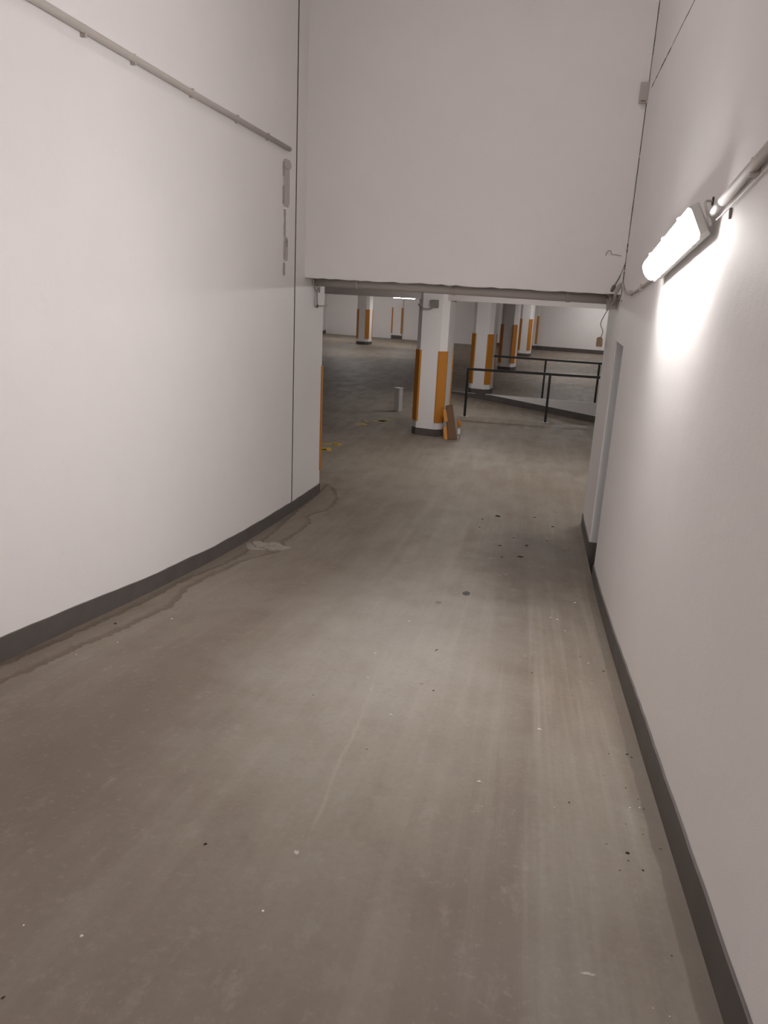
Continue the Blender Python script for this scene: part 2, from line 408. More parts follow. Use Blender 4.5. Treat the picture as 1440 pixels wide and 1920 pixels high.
for z0, z1, w in ((4.72, 4.35, .005), (4.05, 3.62, .009), (3.6, 2.98, .007), (2.93, 2.86, .01), (2.76, 2.72, .009), (2.70, 2.585, .009), (6, 4.8, .006)):
    ribbon('corner_crack', [(xr(yc) - .002, yc - .006, z0), (xr(yc) - .002, yc - .006, z1)], w, (-.7, -.7, 0), wr_)
ribbon('diagonal_crack', [RW(4.6, 4.03), RW(5.0, 4.04), RW(5.75, 4.05)], .006, (-1, 0, 0), wr_)
ribbon('diagonal_crack', [RW(5.75, 4.05), RW(6.3, 4.055), RW(6.85, 4.06)], .011, (-1, 0, 0), wr_)

# ------------------------------------------------------------------ pillars with orange corner guards
W2, CH = .275, .1
def octo(w=W2, c=CH, e=0.):
    w = w + e; c = c + e * .6
    return [(-w + c, -w), (w - c, -w), (w, -w + c), (w, w - c), (w - c, w), (-w + c, w), (-w, w - c), (-w, -w + c)]
def rounded_octo(e=0.):
    return octo(e=e)
def pillar_proto():
    p = thing('pillar', 'x', 'pillar', (0, 0, 0), 0, 'white hall pillars')
    bm = bmesh.new(); prism(bm, octo(), -.4, 2.57); new_obj('shaft', bm, M_WALL, p)
    bm = bmesh.new(); prism(bm, octo(e=.007), -.3, .125); new_obj('base_band', bm, M_DKPAINT, p)
    for k in range(4):
        a = math.pi / 2 * k
        # a foam strip over the chamfer, its edges wrapped a little onto both faces
        prof = [(W2 - CH - .028, -W2 - .002), (W2 - CH - .02, -W2 - .014), (W2 - CH + .004, -W2 - .014), (W2 + .014, -W2 + CH - .004),
                (W2 + .014, -W2 + CH + .02), (W2 + .002, -W2 + CH + .028)]
        bm = bmesh.new(); prism(bm, [(math.cos(a) * x - math.sin(a) * y, math.sin(a) * x + math.cos(a) * y) for x, y in prof], .245, 1.465)
        new_obj('corner_guard', bm, M_ORANGE, p)
    return p
def dup(root):
    r = root.copy(); COL.objects.link(r)
    for ch in list(root.children):
        c = ch.copy(); COL.objects.link(c); c.parent = r
    return r
PIL = pillar_proto(); first = True
YAW = math.radians(-11)
for (x, y, lab, s) in [
    (-1.66, 13.32, 'nearest white pillar with orange corner guards, a brown board leaning on it', 1),
    (-1.2, 19.36, 'white pillar with orange guards standing at the upper end of the lower ramp, behind the railing', .96),
    (-.79, 25.6, 'white orange-edged pillar crossed by the rear black handrail', .95),
    (-.34, 31.7, 'farthest small white pillar of the right row, in front of the back wall', .9),
    (-7.2, 32.75, 'far white orange-edged pillar standing alone at the left of the hall', 1.02)]:
    p = PIL if first else dup(PIL); first = False
    p.location = (x, y, 0); p.rotation_euler = (0, 0, YAW); p.scale = (s, s, 1); p['label'] = lab
# half pillars on the back wall
def half_pillar(x, w, lab, sides=(-1, 1)):
    p = thing('wall_pilaster', lab, 'pilaster', (x, yfar(x), 0), math.atan(-.22), 'pilasters on the back wall')
    bm = bmesh.new(); box(bm, -w, w, -.1, .01, -.02, 2.57); new_obj('shaft', bm, M_WALL, p)
    bm = bmesh.new(); box(bm, -w - .005, w + .005, -.107, 0, -.02, .172); new_obj('base_band', bm, M_DKPAINT, p)
    for s in sides:
        bm = bmesh.new(); prism(bm, [(s * (w + .012), 0), (s * (w + .012), -.112), (s * (w - .055), -.112), (s * (w - .055), -.098), (s * (w - .002), -.098), (s * (w - .002), 0)], .25, 1.47)
        new_obj('corner_guard', bm, M_ORANGE, p)
half_pillar(-6.58, .27, 'shallow white pilaster with two thin orange strips under the hall lamp')
half_pillar(-.13, .27, 'shallow white pilaster with an orange strip beside the farthest pillar')

# orange guard on the end of the left ramp wall
bm = bmesh.new(); prism(bm, [(XL + .004, 8.655), (XL + .014, 8.66), (XL + .014, 8.70), (XL - .10, 8.70), (XL - .10, 8.684), (XL - .002, 8.684), (XL - .002, 8.655)], .31, 1.56)
tag(new_obj('corner_guard', bm, M_ORANGE), 'orange corner guard on the end of the left ramp wall', 'corner guard')

# ------------------------------------------------------------------ railings
def railing(lab, p0, dirx, slope, length, posts, h, start_ext=0.):
    r = thing('railing', lab, 'railing', p0, 0, 'black steel railings round the lower ramp')
    a = .024
    bm = bmesh.new(); loft(bm, [[(x, x * slope - a, h - 2 * a), (x, x * slope + a, h - 2 * a), (x, x * slope + a, h), (x, x * slope - a, h)] for x in (-start_ext - a, length)])
    new_obj('top_rail', bm, M_BLACK, r)
    for x in posts:
        y = x * slope
        bm = bmesh.new(); box(bm, x - a, x + a, y - a, y + a, 0, h - 2 * a); po = new_obj('post', bm, M_BLACK, r)
        bm = bmesh.new(); box(bm, x - .06, x + .06, y - .05, y + .05, -.002, .008); new_obj('base_plate', bm, M_GREYPL, po)
    return r
railing('front black handrail on posts along the near edge of the lower ramp', (-1.235, 15.46, 0), 1, .02, 5.2, [0, 1.62, 3.24, 4.86], .985)
railing('rear black handrail running from the second pillar along the far edge of the lower ramp', (-.9, yedge(-.9) + .06, 0), 1, -.08, 5.2, [1.235, 2.49, 3.8, 5.1], .97)

# ------------------------------------------------------------------ lamps
def batten(name, lab, center, axis, out, length, glow, w=.10, clips=3, scale=1.):
    """strip lamp: grey housing, glowing rounded cover, clips. axis = long way, out = away from what it is fixed to"""
    e = thing(name, lab, 'lamp', center)
    A = Vector(axis).normalized(); O = Vector(out).normalized(); O = (O - A * O.dot(A)).normalized(); U = O.cross(A)
    Mx = Matrix((A, U, O)).transposed()
    e.rotation_euler = Mx.to_euler()
    h = length / 2; w2 = w / 2
    def sec(x, k, o0):  # housing section
        return [(x, -w2 * k, o0), (x, w2 * k, o0), (x, w2 * k, .042), (x, -w2 * k, .042)]
    bm = bmesh.new(); loft(bm, [sec(-h, .9, .008), sec(-h + .02, 1, 0), sec(h - .02, 1, 0), sec(h, .9, .008)]); new_obj('housing', bm, M_GREYPL, e)
    def dome(x, k, d):
        return [(x, math.cos(t) * w2 * .9 * k, .036 + d * k * math.sin(t) ** .7) for t in [math.pi * i / 8 for i in range(9)]]
    bm = bmesh.new(); loft(bm, [dome(-h + .004, .9, .036), dome(-h + .012, .97, .042), dome(-h + .03, 1, .045), dome(h - .045, 1, .045), dome(h - .02, .92, .042), dome(h - .006, .7, .034)])
    new_obj('diffuser', bm, glow, e, True)
    bm = bmesh.new(); loft(bm, [[(-h - .008, -w2 * .8, .01), (-h - .008, w2 * .8, .01), (-h - .008, w2 * .8, .04), (-h - .008, -w2 * .8, .04)], [(-h + .008, -w2, .004), (-h + .008, w2, .004), (-h + .008, w2, .046), (-h + .008, -w2, .046)]]); new_obj('end_cap', bm, M_GREYPL, e)
    for i in range(clips):
        x = -h + length * (i + .5) / clips
        for s in (-1, 1):
            bm = bmesh.new(); box(bm, x - .012, x + .012, s * w2 - .003, s * w2 + .003, .022, .052); new_obj('clip', bm, M_GREYPL, e)
    return e
AX = (.0185, 1, -.115)
LC = (xr(3.85) - .045, 3.85, 2.728)
batten('batten_lamp', 'lit white strip lamp on the right wall of the ramp', LC, AX, (-1, .0185, -.5), 1.26, M_LR, .125)
# unseen lamp behind the viewer, set on the left wall to brighten the right
batten('batten_lamp', 'unseen strip lamp higher up the ramp on the left wall', (XL + .045, -2.6, 3.75), (0, 1, -.163), (1, 0, -.1), 1.2, M_LR, .125)
batten('batten_lamp', 'added fill lamp near the top of the ramp on the right wall', (xr(-5) - .045, -5, 4.5), (.0185, 1, -.163), (-1, .0185, -.1), 1.2, M_LR, .125)  # this and the next two: unseen lamps added up the ramp as fill
batten('batten_lamp', 'added fill lamp on the right wall above the middle of the upper ramp', (xr(-8) - .045, -8, 5.0), (.0185, 1, -.163), (-1, .0185, -.1), 1.2, M_LR, .125)
batten('batten_lamp', 'added fill lamp near the top of the ramp on the left wall', (XL + .045, -7.5, 4.8), (0, 1, -.163), (1, 0, -.1), 1.2, M_LR, .125)
batten('batten_lamp', 'added fill lamp overhead on the ramp ceiling in front of the opening', (-.9, 4.4, ZT), (0, 1, 0), (0, 0, -1), 1.2, M_LC, .125)  # added out of view as fill for the lower walls and floor
# hall lamps
batten('hall_lamp', 'small lit strip lamp hanging in front of the back wall left of the nearest pillar', (-5.57, 33., 2.06), (1, -.2, 0), (0, 0, -1), .98, M_LH, .13)
lh = thing('lamp_hanger', 'pair of grey rods holding the small hall lamp', 'hanger', (-5.57, 33., 2.06))
for dx, dy in ((-.18, .036), (.18, -.036)):
    bm = bmesh.new(); tube(bm, [(dx, dy, 0), (dx, dy, .51)], .012, 6); new_obj('rod', bm, M_GREYPL, lh)
for (x, y) in [(-.9, 10.9), (1.7, 10.4), (-1.2, 16.4), (-6.4, 28.3), (-8.6, 34.6), (1.6, 24.5), (.9, 30.), (2.4, 33.6), (5, 20)]:  # unseen; some inferred from lit floor and shadows, others added as fill
    batten('hall_lamp', 'lit strip lamp on the hall ceiling hidden behind the beam', (x, y, 2.56), (1, -.2, 0), (0, 0, -1), 1.27, M_LH, .12).__setitem__('group', 'ceiling lamps behind the beam')

# ------------------------------------------------------------------ right wall: conduits, hole, wires
cd = thing('conduit', 'painted conduit running down the right wall into the strip lamp', 'conduit', (0, 0, 0))
bm = bmesh.new(); tube(bm, [RW(.6, 3.195, .022), RW(2.6, 2.908, .022), RW(3.06, 2.84, .024)], .018, 12); new_obj('pipe', bm, M_PIPE, cd, True)
bm = bmesh.new(); tube(bm, [RW(2.98, 2.851, .024), RW(3.20, 2.815, .028), RW(3.22, 2.812, .028)], [.014, .014, .012], 12); new_obj('end_sleeve', bm, M_WHITEPL, cd, True)
for yy in (1.2, 2.68):
    zz = 2.908 + (2.6 - yy) * .1435
    bm = bmesh.new(); loft(bm, [[RW(yy + k, zz - .03, o) for k, o in ((-.008, -.002), (.008, -.002), (.008, .03), (-.008, .03))], [RW(yy + k, zz + .026, o) for k, o in ((-.008, -.002), (.008, -.002), (.008, .03), (-.008, .03))]])
    new_obj('clip', bm, M_PIPE, cd)
bm = bmesh.new(); tube(bm, curve([RW(.6, 3.15, .012), RW(2.0, 2.95, .01), RW(2.65, 2.862, .008), RW(3.0, 2.81, .012), RW(3.15, 2.785, .02)]), .003, 6)
tag(new_obj('cable', bm, M_WIRE, None, True), 'thin pale cable along the underside of the right wall conduit', 'cable')
bm = bmesh.new(); tube(bm, [RW(3.39, 2.875, -.01), RW(3.39, 2.875, .004)], .016, 14)
gr = tag(new_obj('grommet', bm, M_DARK), 'black rimmed hole in the right wall above the lamp end', 'grommet')
bm = bmesh.new(); tube(bm, curve([RW(3.39, 2.873, 0), RW(3.375, 2.872, .03), RW(3.29, 2.84, .04), RW(3.22, 2.80, .035), RW(3.19, 2.77, .03)]), .005, 8)
tag(new_obj('lamp_cable', bm, M_WIRE, None, True), 'pale cable looping from the wall hole to the strip lamp', 'cable')
lc = thing('conduit', 'thin painted conduit from the far end of the strip lamp to the corner', 'conduit', (0, 0, 0))
bm = bmesh.new(); tube(bm, curve([RW(4.40, 2.64, .016), RW(5.0, 2.595, .014), RW(5.45, 2.563, .013), RW(5.9, 2.53, .013), RW(6.3, 2.525, .012), RW(6.75, 2.545, .012), RW(7.0, 2.60, .012)]), .009, 8); new_obj('pipe', bm, M_PIPE, lc, True)
for yy, zz in ((5.46, 2.563), (6.15, 2.526)):
    bm = bmesh.new(); loft(bm, [[RW(yy + k, zz - .02, o) for k, o in ((-.01, -.002), (.01, -.002), (.01, .028), (-.01, .028))], [RW(yy + k, zz + .02, o) for k, o in ((-.01, -.002), (.01, -.002), (.01, .022), (-.01, .022))]]); new_obj('clip', bm, M_PIPE, lc)
bm = bmesh.new(); tube(bm, [RW(3.0, 2.775, .003), RW(3.0, 2.812, .006)], .005, 6)
tag(new_obj('clip_stub', bm, M_WIREDK), 'dark broken clip under the conduit sleeve beside the lamp', 'clip')
# corner patch
jb = thing('junction_box', 'small grey cover plate high in the corner where two cracks meet', 'junction box', (xr(yc) - .02, yc - .03, 4.0))
bm = bmesh.new(); box(bm, -.045, .018, -.012, .028, 0, .15); new_obj('body', bm, M_PIPE, jb)
bm = bmesh.new(); box(bm, -.035, .005, -.017, -.01, .008, .018); new_obj('slot', bm, M_WIREDK, jb)
for dy in (7.0, 7.27):
    bm = bmesh.new(); tube(bm, [RW(dy, 2.462, -.004), RW(dy, 2.462, .003)], .009, 8); tag(new_obj('screw_hole', bm, M_DARK), 'tiny dark screw hole in the right wall by the pipe ends, the %s one' % ('nearer' if dy < 7.1 else 'farther'), 'hole', 'two screw holes by the pipe ends')
# wire hook on the wall over the opening
bm = bmesh.new()
def LW(x, z, o=.006): return (x, ylint(x) - o, z)
tube(bm, curve([LW(.535, 2.83), LW(.545, 2.862), LW(.565, 2.872), LW(.578, 2.86), LW(.582, 2.842), LW(.62, 2.838), LW(.662, 2.83)]), .0022, 6)
tag(new_obj('wire_hook', bm, M_WIREDK, None, True), 'thin bent wire hook on the wall over the opening near the right corner', 'hook')
# gusset of plaster and cables at the right end of the opening
gs = thing('cable_bunch', 'dusty grey cables and pipe ends at the right end of the opening edge', 'cables', (0, 0, 0))
xg = xr(7.2)
bm = bmesh.new(); tube(bm, curve([(xg - .005, 7.08, 2.78), (xg - .04, 7.06, 2.66), (xg - .075, 7.08, 2.58), (xg - .09, 7.2, 2.5)]), [.003] * 6 + [.006] * 6 + [.016] * 7, 8); new_obj('cable', bm, M_WIREDK, gs, True)
bm = bmesh.new(); tube(bm, curve([(xg - .02, 7.09, 2.60), (xg - .05, 7.12, 2.52), (xg - .04, 7.3, 2.45), (xg - .06, 7.5, 2.42)]), .014, 8); new_obj('cable', bm, M_PIPE, gs, True)
bm = bmesh.new(); tube(bm, curve([(xg - .10, 7.3, 2.53), (xg - .06, 7.4, 2.49), (xg - .04, 7.5, 2.44), (xg - .05, 7.7, 2.40)]), .02, 8); new_obj('cable', bm, M_PIPE, gs, True)
bm = bmesh.new(); loft(bm, [[(xg - .08, 7.42, 2.37), (xg + .02, 7.42, 2.40), (xg + .02, 7.55, 2.40), (xg - .08, 7.55, 2.37)], [(xg - .09, 7.42, 2.47), (xg + .02, 7.42, 2.50), (xg + .02, 7.55, 2.50), (xg - .09, 7.55, 2.47)]]); new_obj('fitting', bm, M_PIPE, gs)
# hanging beige box
hb = thing('hanging_box', 'small beige socket box hanging on a cable by the right end of the opening', 'socket box', (.665, 8.28, 1.99))
bm = bmesh.new()
loft(bm, [[(-.028, -.02, 0), (.028, -.02, 0), (.028, .02, 0), (-.028, .02, 0)], [(-.032, -.024, .02), (.032, -.024, .02), (.032, .024, .02), (-.032, .024, .02)], [(-.03, -.022, .085), (.028, -.022, .085), (.028, .022, .085), (-.03, .022, .085)], [(-.012, -.014, .098), (.012, -.014, .098), (.012, .014, .098), (-.012, .014, .098)]])
new_obj('body', bm, M_BEIGE, hb)
bm = bmesh.new(); tube(bm, curve([(.01, 0, .095), (.02, 0, .16), (-.012, -.02, .23), (.008, -.15, .33), (.02, -.5, .41)]), .004, 6); new_obj('cable', bm, M_WIREDK, hb, True)

# ------------------------------------------------------------------ left wall: conduit, broken chase, box
cl = thing('conduit', 'long painted conduit high on the left wall', 'conduit', (0, 0, 0))
bm = bmesh.new(); tube(bm, [(XL + .02, -1.4, 3.67), (XL + .02, 3.6, 3.668), (XL + .02, 5.3, 3.655), (XL + .02, 7.33, 3.655)], .021, 12); new_obj('pipe', bm, M_PIPE, cl, True)
for yy in (3.98, 4.48, 5.25, 6.05, 6.75):
    bm = bmesh.new(); box(bm, XL - .002, XL + .03, yy - .009, yy + .009, 3.628, 3.684); new_obj('clip', bm, M_PIPE, cl)
ch = thing('cable_chase', 'broken vertical strip of plaster left of the joint on the left wall', 'plaster strip', (XL, 7.29, 2.53))
def strip(z0, z1, w, th, yo=0., name='plaster_strip', m=M_PIPE):
    bm = bmesh.new(); n = max(3, int((z1 - z0) / .04)); secs = []
    for i in range(n + 1):
        z = z0 + (z1 - z0) * i / n; a = -w / 2 + random.uniform(-.005, .004); b = w / 2 + random.uniform(-.002, .002)
        k = .6 if i in (0, n) else 1
        secs.append([(-.004, yo + a * k, z), (th, yo + a * k * .8, z), (th, yo + b * k, z), (-.004, yo + b * k, z)])
    loft(bm, secs); return new_obj(name, bm, m, ch)
strip(.0, .14, .13, .016, m=M_WALL); strip(.14, .36, .13, .006); strip(.36, .62, .13, .012, m=M_WALL); strip(.62, .98, .18, .008); strip(.95, 1.03, .19, .02)
for (z0, z1, yo) in ((.01, .13, -.06), (.16, .34, -.05), (.36, .60, -.055), (.64, .80, -.09), (.88, 1.0, -.09), (.27, .34, .01)):
    bm = bmesh.new(); secs = []
    for i in range(7):
        z = z0 + (z1 - z0) * i / 6; y = yo + random.uniform(-.004, .004); w = random.uniform(.0015, .004) if 0 < i < 6 else .001
        secs.append([(-.002, y - w * 3, z), (.0175, y - w * 3, z), (.0175, y + w * 3, z), (-.002, y + w, z)])
    loft(bm, secs); new_obj('crack', bm, M_SHADE, ch)
bl = thing('junction_box', 'white painted box with wire loops under the left end of the opening edge', 'junction box', (XL, 8.45, 2.235))
bm = bmesh.new(); box(bm, -.005, .03, -.1, .17, .01, .25); new_obj('body', bm, M_WALL, bl)
bm = bmesh.new(); tube(bm, [(.03, -.11, .006), (.03, .3, .004)], .008, 8); new_obj('pipe', bm, M_PIPE, bl, True)
bm = bmesh.new(); tube(bm, [(.03, -.13, .0), (.03, -.1, .012)], .014, 8); new_obj('elbow', bm, M_WIREDK, bl, True)
for pts in ([(.012, -.28, .29), (.02, -.22, .20), (.03, -.13, .16), (.035, -.10, .28)], [(.03, -.12, .28), (.045, -.16, .22), (.05, -.12, .15), (.045, -.09, .22), (.04, -.11, .29)], [(.03, -.13, .16), (.03, -.125, .08), (.03, -.12, .01)]):
    bm = bmesh.new(); tube(bm, curve(pts), .004, 6); new_obj('wire', bm, M_WIREDK, bl, True)
# pipes under the opening edge
def pipe_obj(lab, a, b, r, sag=0.):
    t_ = thing('ceiling_pipe', lab, 'pipe', (0, 0, 0), 0, 'painted pipes under the opening edge')
    A, B = Vector(a), Vector(b)
    bm = bmesh.new(); tube(bm, [A, A.lerp(B, .35) - Vector((0, 0, sag)), A.lerp(B, .7), B], r, 16); new_obj('pipe', bm, M_PIPE, t_, True)
    for k in (.16, .5, .86):
        c = A.lerp(B, k) - Vector((0, 0, sag * (.6 if k > .4 else .5))); d = (B - A).normalized()
        bm = bmesh.new(); tube(bm, [c - d * .016, c + d * .016], r + .006, 16); new_obj('collar', bm, M_PIPE, t_, True)
    return t_
pipe_obj('thicker painted pipe just behind the lower edge of the wall over the opening', (XL + .01, 8.33, 2.497), (xr(7.5) - .0, 7.52, 2.468), .045)
pipe_obj('thinner painted pipe beside the thick one above the opening', (XL + .01, 8.47, 2.515), (xr(7.7) - .0, 7.66, 2.505), .026, .01)
# box and cable at the head of the nearest pillar
pb = thing('junction_box', 'grey junction box with a drooping cable at the head of the nearest pillar', 'junction box', (-1.70, 12.98, 2.2))
bm = bmesh.new(); box(bm, -.03, .09, -.05, .06, -.02, .1); new_obj('body', bm, M_WIREDK, pb)
bm = bmesh.new(); tube(bm, curve([(-.26, .08, .02), (-.2, -.03, -.03), (-.1, -.05, -.05), (-.02, -.03, -.04), (0, 0, 0)]), .008, 6); new_obj('cable', bm, M_WIREDK, pb, True)

# ------------------------------------------------------------------ things on the hall floor
# white block
wb = thing('white_post', 'short white square post standing on the hall floor left of the nearest pillar', 'post', (-2.63, 15.49, 0), math.radians(-28))
bm = bmesh.new(); box(bm, -.065, .065, -.065, .065, 0, .475); bmesh.ops.bevel(bm, geom=bm.edges[:], offset=.006, segments=2, affect='EDGES'); new_obj('body', bm, M_WHITEBLK, wb)
bm = bmesh.new(); box(bm, -.07, .07, -.07, .07, .47, .486); new_obj('cap', bm, M_WHITEPL, wb)
# leaning board with two orange pieces
lb = thing('leaning_board', 'brown board with two orange foam pieces leaning on the right side of the nearest pillar', 'board', (-1.20, 12.95, 0))
def slab(name, corners, th, m):
    C4 = [Vector(c) for c in corners]; nr = (C4[1] - C4[0]).cross(C4[3] - C4[0]).normalized() * th
    bm = bmesh.new(); loft(bm, [[c for c in C4], [c + nr for c in C4]]); bmesh.ops.bevel(bm, geom=bm.edges[:], offset=.003, segments=1, affect='EDGES')
    return new_obj(name, bm, m, lb)
slab('panel', [(-.09, -.13, .005), (.055, -.03, .005), (-.075, .10, .58), (-.175, .03, .56)], .03, M_BROWN)
slab('foam_piece', [(-.15, -.17, .004), (-.09, -.14, .006), (-.13, -.075, .22), (-.185, -.10, .21)], .03, M_ORANGE)
slab('foam_piece', [(-.175, -.095, .30), (-.115, -.07, .30), (-.165, -.01, .50), (-.215, -.03, .50)], .03, M_ORANGE)
# bottle
bo = thing('bottle', 'small clear bottle with an orange top standing right of the leaning board', 'bottle', (-1.13, 13.1, 0))
def lathe(prof, n=16):
    bm = bmesh.new(); loft(bm, [[(r * math.cos(2 * math.pi * k / n), r * math.sin(2 * math.pi * k / n), z) for k in range(n)] for r, z in prof]); return bm
new_obj('body', lathe([(.026, 0), (.031, .008), (.031, .06), (.029, .075), (.031, .09), (.031, .17), (.028, .19), (.03, .2)]), M_CLEAR, bo, True)
new_obj('label', lathe([(.0315, .065), (.0318, .07), (.0318, .16), (.0315, .165)]), M_WHITEBLK, bo, True)
new_obj('top', lathe([(.03, .198), (.033, .205), (.033, .285), (.028, .298), (.015, .30)]), M_ORANGE, bo, True)

# worn yellow paint on the hall floor
def paint(lab, strokes, m, gaps=.12, name='paint_mark'):
    bm = bmesh.new()
    for (x0, y0, x1, y1, w) in strokes:
        a, b = Vector((x0, y0, 0)), Vector((x1, y1, 0)); d = (b - a); L = d.length; d.normalize(); s = Vector((-d.y, d.x, 0))
        n = max(2, int(L / .05)); run = []
        def flush(run):
            if len(run) < 2: return
            loft(bm, [[p + s * u - Vector((0, 0, .002)), p + s * u + Vector((0, 0, .0025)), p - s * v + Vector((0, 0, .0025)), p - s * v - Vector((0, 0, .002))] for p, u, v in run])
        for i in range(n + 1):
            if random.random() < gaps: flush(run); run = []; continue
            run.append((a.lerp(b, i / n), w / 2 * random.uniform(.55, 1.1), w / 2 * random.uniform(.55, 1.1)))
        flush(run)
    return tag(new_obj(name, bm, m), lab, 'paint mark')
paint('bright yellow paint stroke past the end of the left wall, the farther of two', [(-3.6, 11.62, -2.92, 11.68, .07), (-3.02, 11.68, -2.88, 11.68, .22)], M_YEL, .03)
paint('bright yellow paint stroke past the end of the left wall, the nearer of two', [(-3.6, 11.02, -3.0, 11.22, .09), (-3.08, 11.22, -2.93, 11.27, .26), (-3.18, 10.8, -3.05, 10.95, .1)], M_YEL, .03)
paint('faded yellow paint mark on the floor left of the nearest pillar', [(-3.1, 13.6, -2.75, 13.75, .3), (-3.0, 14.0, -2.6, 14.15, .34), (-2.85, 13.85, -2.55, 14.4, .16), (-3.2, 13.35, -2.9, 13.45, .16)], M_YELF, .2)
paint('small worn yellow paint mark far off under the hall lamp', [(-6.35, 34.0, -5.9, 34.1, .35), (-5.75, 34.6, -5.4, 34.6, .3)], M_YELF, .15)
paint('faded yellow paint mark behind the nearest pillar', [(-2.35, 22.6, -1.75, 22.8, .35), (-2.3, 23.2, -1.9, 23.3, .25)], M_YELF, .2)

# ------------------------------------------------------------------ on the ramp: crust, spots, crumbs and chips
def on(x, y): return Vector((x, y, g(y)))
def tilt_of(y): return -math.atan((g(y) - g(y + .1)) / .1)
def patch(name, lab, cat, x, y, rx, ry, h, m, n=26, rough=.25, rings=3):
    bm = bmesh.new(); ringv = []
    rad = [1 + random.uniform(-rough, rough) for _ in range(n)]
    for r in range(rings + 1):
        k = 1 - r / (rings + .6); row = []
        for i in range(n):
            a = 2 * math.pi * i / n; xx = x + rx * k * rad[i] * math.cos(a); yy = y + ry * k * rad[i] * math.sin(a)
            row.append((xx, yy, g(yy) + (-.004 if r == 0 else h * random.uniform(.35, 1.1))))
        ringv.append(row)
    loft(bm, ringv); return tag(new_obj(name, bm, m), lab, cat)
cr = thing('crust_patch', 'pale flaky crust on the wet stained floor beside the left baseboard', 'crust')
def flake(cx, cy, rx, ry, h, name, m, tilt=0., n=18):
    bm = bmesh.new(); ph = [random.uniform(0, 6.28) for _ in range(4)]
    def rr(a): return 1 + .16 * math.sin(2 * a + ph[0]) + .13 * math.sin(3 * a + ph[1]) + .09 * math.sin(5 * a + ph[2]) + .05 * math.sin(8 * a + ph[3])
    rings = []
    for k, z in ((1, -.004), (.98, h * .5), (.8, h), (.5, h * .8), (.2, h * .9)):
        row = []
        for i in range(n):
            a = 2 * math.pi * i / n; x = cx + rx * k * rr(a) * math.cos(a); y = cy + ry * k * rr(a) * math.sin(a)
            row.append((x, y, g(y) + z + tilt * (x - cx) * (1 if z > 0 else 0) + (random.uniform(-.3, .3) * h if z > 0 else 0)))
        rings.append(row)
    loft(bm, rings); return new_obj(name, bm, m, cr)
flake(-2.17, 6.09, .17, .15, .006, 'crust', M_CRUST, 0, 28)
for cx, cy, rx, ry, h, tl in ((-2.10, 6.02, .07, .05, .02, .1), (-2.05, 6.10, .05, .06, .024, -.12), (-2.2, 6.07, .06, .045, .018, .15), (-2.27, 6.16, .05, .06, .016, -.1), (-2.13, 6.2, .06, .04, .014, .1)):
    flake(cx, cy, rx, ry, h, 'flake', M_CRUST, tl)
patch('oil_spot', 'dark oval oil spot in the middle of the ramp', 'oil spot', -.312, 5.36, .042, .09, .0018, M_OIL, 30, .06, 2)
patch('oil_spot', 'fainter small brown spot left of the dark oval spot', 'oil spot', -.484, 5.015, .03, .05, .0016, M_FLOOR if False else mat('brown_spot', (.19, .16, .135), .6), 20, .3, 2)
patch('plaster_smear', 'short white plaster smear near the bottom right of the ramp', 'smear', .292, 1.573, .024, .007, .0016, mat('pale_smear', (.5, .48, .45), .8), 18, .35, 2)
patch('plaster_smear', 'round pinkish plaster spot left of the middle of the near ramp', 'smear', -.557, 1.852, .011, .014, .0016, mat('pink_smear', (.5, .45, .41), .8), 16, .3, 2)
def chip(name, lab, cat, group, x, y, L, Wd, m, ang=None, h=None):
    n = random.choice((5, 6, 7)); a0 = random.uniform(0, 6.28) if ang is None else ang; h = h or max(.002, L * .18)
    lo, hi = [], []
    for i in range(n):
        t_ = 2 * math.pi * i / n; r = random.uniform(.7, 1.15)
        u, v = L / 2 * r * math.cos(t_), Wd / 2 * r * math.sin(t_)
        xx, yy = x + u * math.cos(a0) - v * math.sin(a0), y + u * math.sin(a0) + v * math.cos(a0)
        lo.append((xx, yy, g(yy) - .001)); hi.append((x + (xx - x) * .8, y + (yy - y) * .8, g(yy) + h * random.uniform(.6, 1.2)))
    bm = bmesh.new(); loft(bm, [lo, hi]); return tag(new_obj(name, bm, m), lab, cat, group)
DG = 'dark crumbs scattered on the ramp'
for x, y, L, w, a in [(-.205, 8.368, .065, .018, 0), (-.367, 8.158, .03, .015, 0), (.209, 8.487, .035, .02, .2), (-.372, 7.775, .028, .015, 0), (.403, 8.136, .045, .02, .1),
                      (-.004, 7.444, .025, .02, 0), (-.128, 7.071, .035, .02, -.2), (.127, 7.178, .045, .016, -.1), (.327, 7.476, .025, .018, 0), (-.091, 6.644, .025, .015, 0), (.073, 6.718, .06, .012, .1)]:
    chip('dark_crumb', 'dark dry crumb on the damp patch at the foot of the ramp', 'crumb', 'dark crumbs at the foot of the ramp', x, y, L, w, M_CHIPD, a)
chip('twig', 'short dark twig lying upright in line with the ramp, near its middle', 'twig', None, -.374, 3.982, .05, .006, M_CHIPD, 1.25, .003)
chip('leaf_crumb', 'small orange leaf crumb near the middle of the ramp', 'crumb', None, -.386, 3.415, .02, .01, M_CHIPT, 0)
chip('dark_crumb', 'largest dark crumb by the right baseboard', 'crumb', None, .461, 2.163, .018, .009, M_CHIPD, -.3, .006)
chip('tan_crumb', 'tan crumb lying on the dark strip along the right baseboard', 'crumb', None, .575, 2.227, .013, .009, M_CHIPT, .4, .005)
chip('dark_crumb', 'lone dark crumb on the near left of the ramp', 'crumb', None, -.835, 1.807, .012, .008, M_CHIPD, .6, .004)
chip('dark_crumb', 'dark crumb on the water stain by the left baseboard', 'crumb', None, -2.231, 3.689, .02, .011, M_CHIPD, .0, .006)
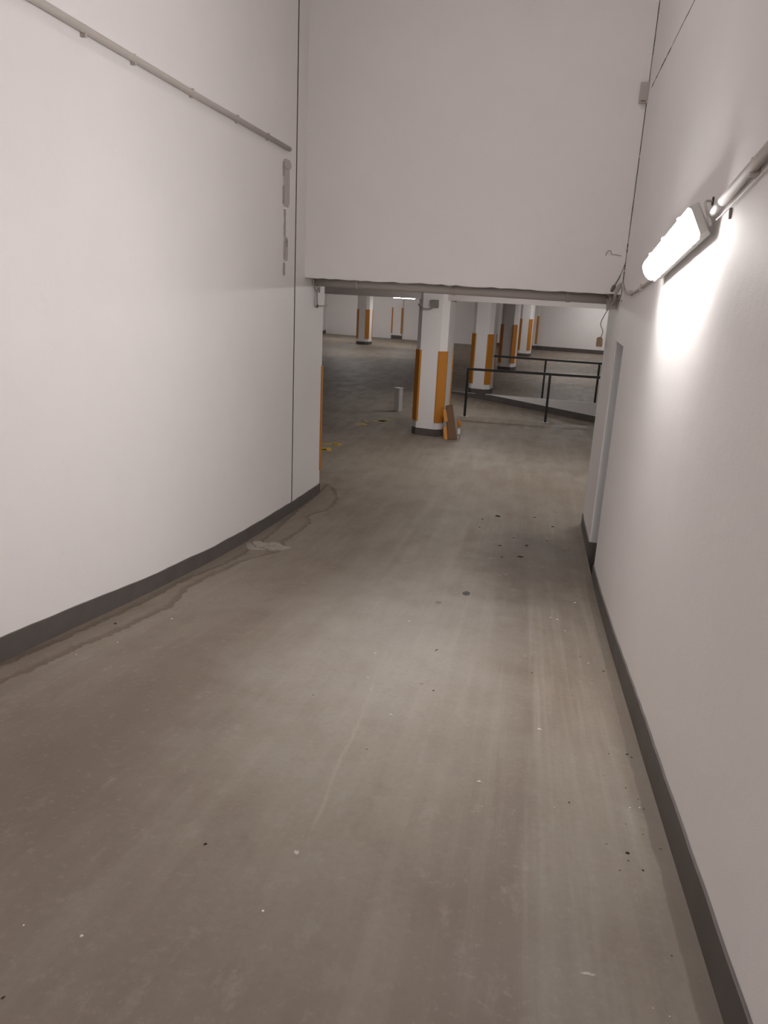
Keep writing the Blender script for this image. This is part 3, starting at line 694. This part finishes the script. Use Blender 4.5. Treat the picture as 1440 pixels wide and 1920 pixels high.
for x, y, L in [(-.315, 3.343, .014), (.168, 3.805, .016), (.453, 4.207, .014), (.567, 3.992, .016), (.482, 2.916, .009), (.56, 2.938, .018), (.575, 2.915, .012), (.292, 2.439, .012),
                (.514, 2.625, .009), (.459, 2.121, .009), (.425, 2.058, .007), (.498, 2.08, .012), (.515, 1.702, .006), (-1.013, 1.132, .012), (-.498, 2.611, .009), (-.857, 3.078, .008),
                (.53, 2.3, .006), (.48, 2.35, .005), (.55, 2.55, .008), (.56, 2.48, .01), (.40, 2.2, .005), (.44, 2.7, .006)]:
    chip('dark_crumb', 'tiny dark crumb on the pale part of the ramp', 'crumb', DG, x, y, L, L * .6, M_CHIPD)
WG = 'white chips scattered on the ramp'
chip('white_chip', 'white paint chip at the middle of the ramp, beside the pale scratch', 'chip', None, -.463, 2.983, .022, .013, M_CHIPW, -.3)
chip('white_chip', 'folded white chip on the right half of the ramp', 'chip', None, .196, 3.059, .028, .015, M_CHIPW, -.5, .005)
chip('white_chip', 'white paint chip on the dark wheel track right of the middle', 'chip', None, -.038, 2.487, .02, .013, M_CHIPW, -.2)
chip('white_chip', 'round white chip at the bottom of the ramp, left of the middle', 'chip', None, -.563, 1.567, .012, .011, M_CHIPW, 0)
chip('white_chip', 'cream chip at the bottom left of the ramp', 'chip', None, -.961, 1.351, .012, .01, M_CHIPW, .8)
for x, y, L in [(.498, 5.454, .03), (.303, 4.98, .018), (.349, 4.945, .022), (.388, 4.702, .015), (.491, 4.099, .018), (.239, 2.386, .007), (.51, 2.471, .013), (.545, 2.483, .013), (.505, 2.45, .01),
                (.407, 2.792, .006), (.321, 2.798, .005), (-1.987, 3.912, .016), (-2.134, 3.151, .014), (-.615, 4.485, .02), (-.61, 3.241, .014), (-.698, 3.787, .02), (.436, 1.5, .005), (.47, 1.484, .007),
                (-.016, 2.309, .006), (-1.118, 1.345, .008), (-2.05, 3.4, .01), (-1.95, 4.4, .01), (-.66, 3.4, .01)]:
    chip('white_chip', 'tiny white chip on the ramp', 'chip', WG, x, y, L, L * .65, M_CHIPW)

# each crumb and chip gets its own label: where it lies, counted away from the near end
ORD = 'first second third fourth fifth sixth seventh eighth ninth tenth eleventh twelfth thirteenth fourteenth fifteenth sixteenth seventeenth eighteenth nineteenth twentieth'.split()
for grp, noun in ((DG, 'tiny dark crumb'), (WG, 'tiny white chip'), ('dark crumbs at the foot of the ramp', 'dark dry crumb')):
    zones = {}
    for o in [o for o in COL.objects if o.get('group') == grp]:
        c = sum((v.co for v in o.data.vertices), Vector()) / len(o.data.vertices)
        if 'foot' in grp: z = 'at the foot of the ramp'
        else: z = 'near the right baseboard' if c.x > .28 else 'near the left baseboard' if c.x < -1.7 else 'on the open middle of the ramp'
        zones.setdefault(z, []).append((c.y, o))
    for z, l in zones.items():
        l.sort(key=lambda q: q[0])
        for i, (_, o) in enumerate(l):
            o['label'] = f'{noun} {z}, {ORD[i]} from the near end' if len(l) > 1 else f'{noun} {z}'
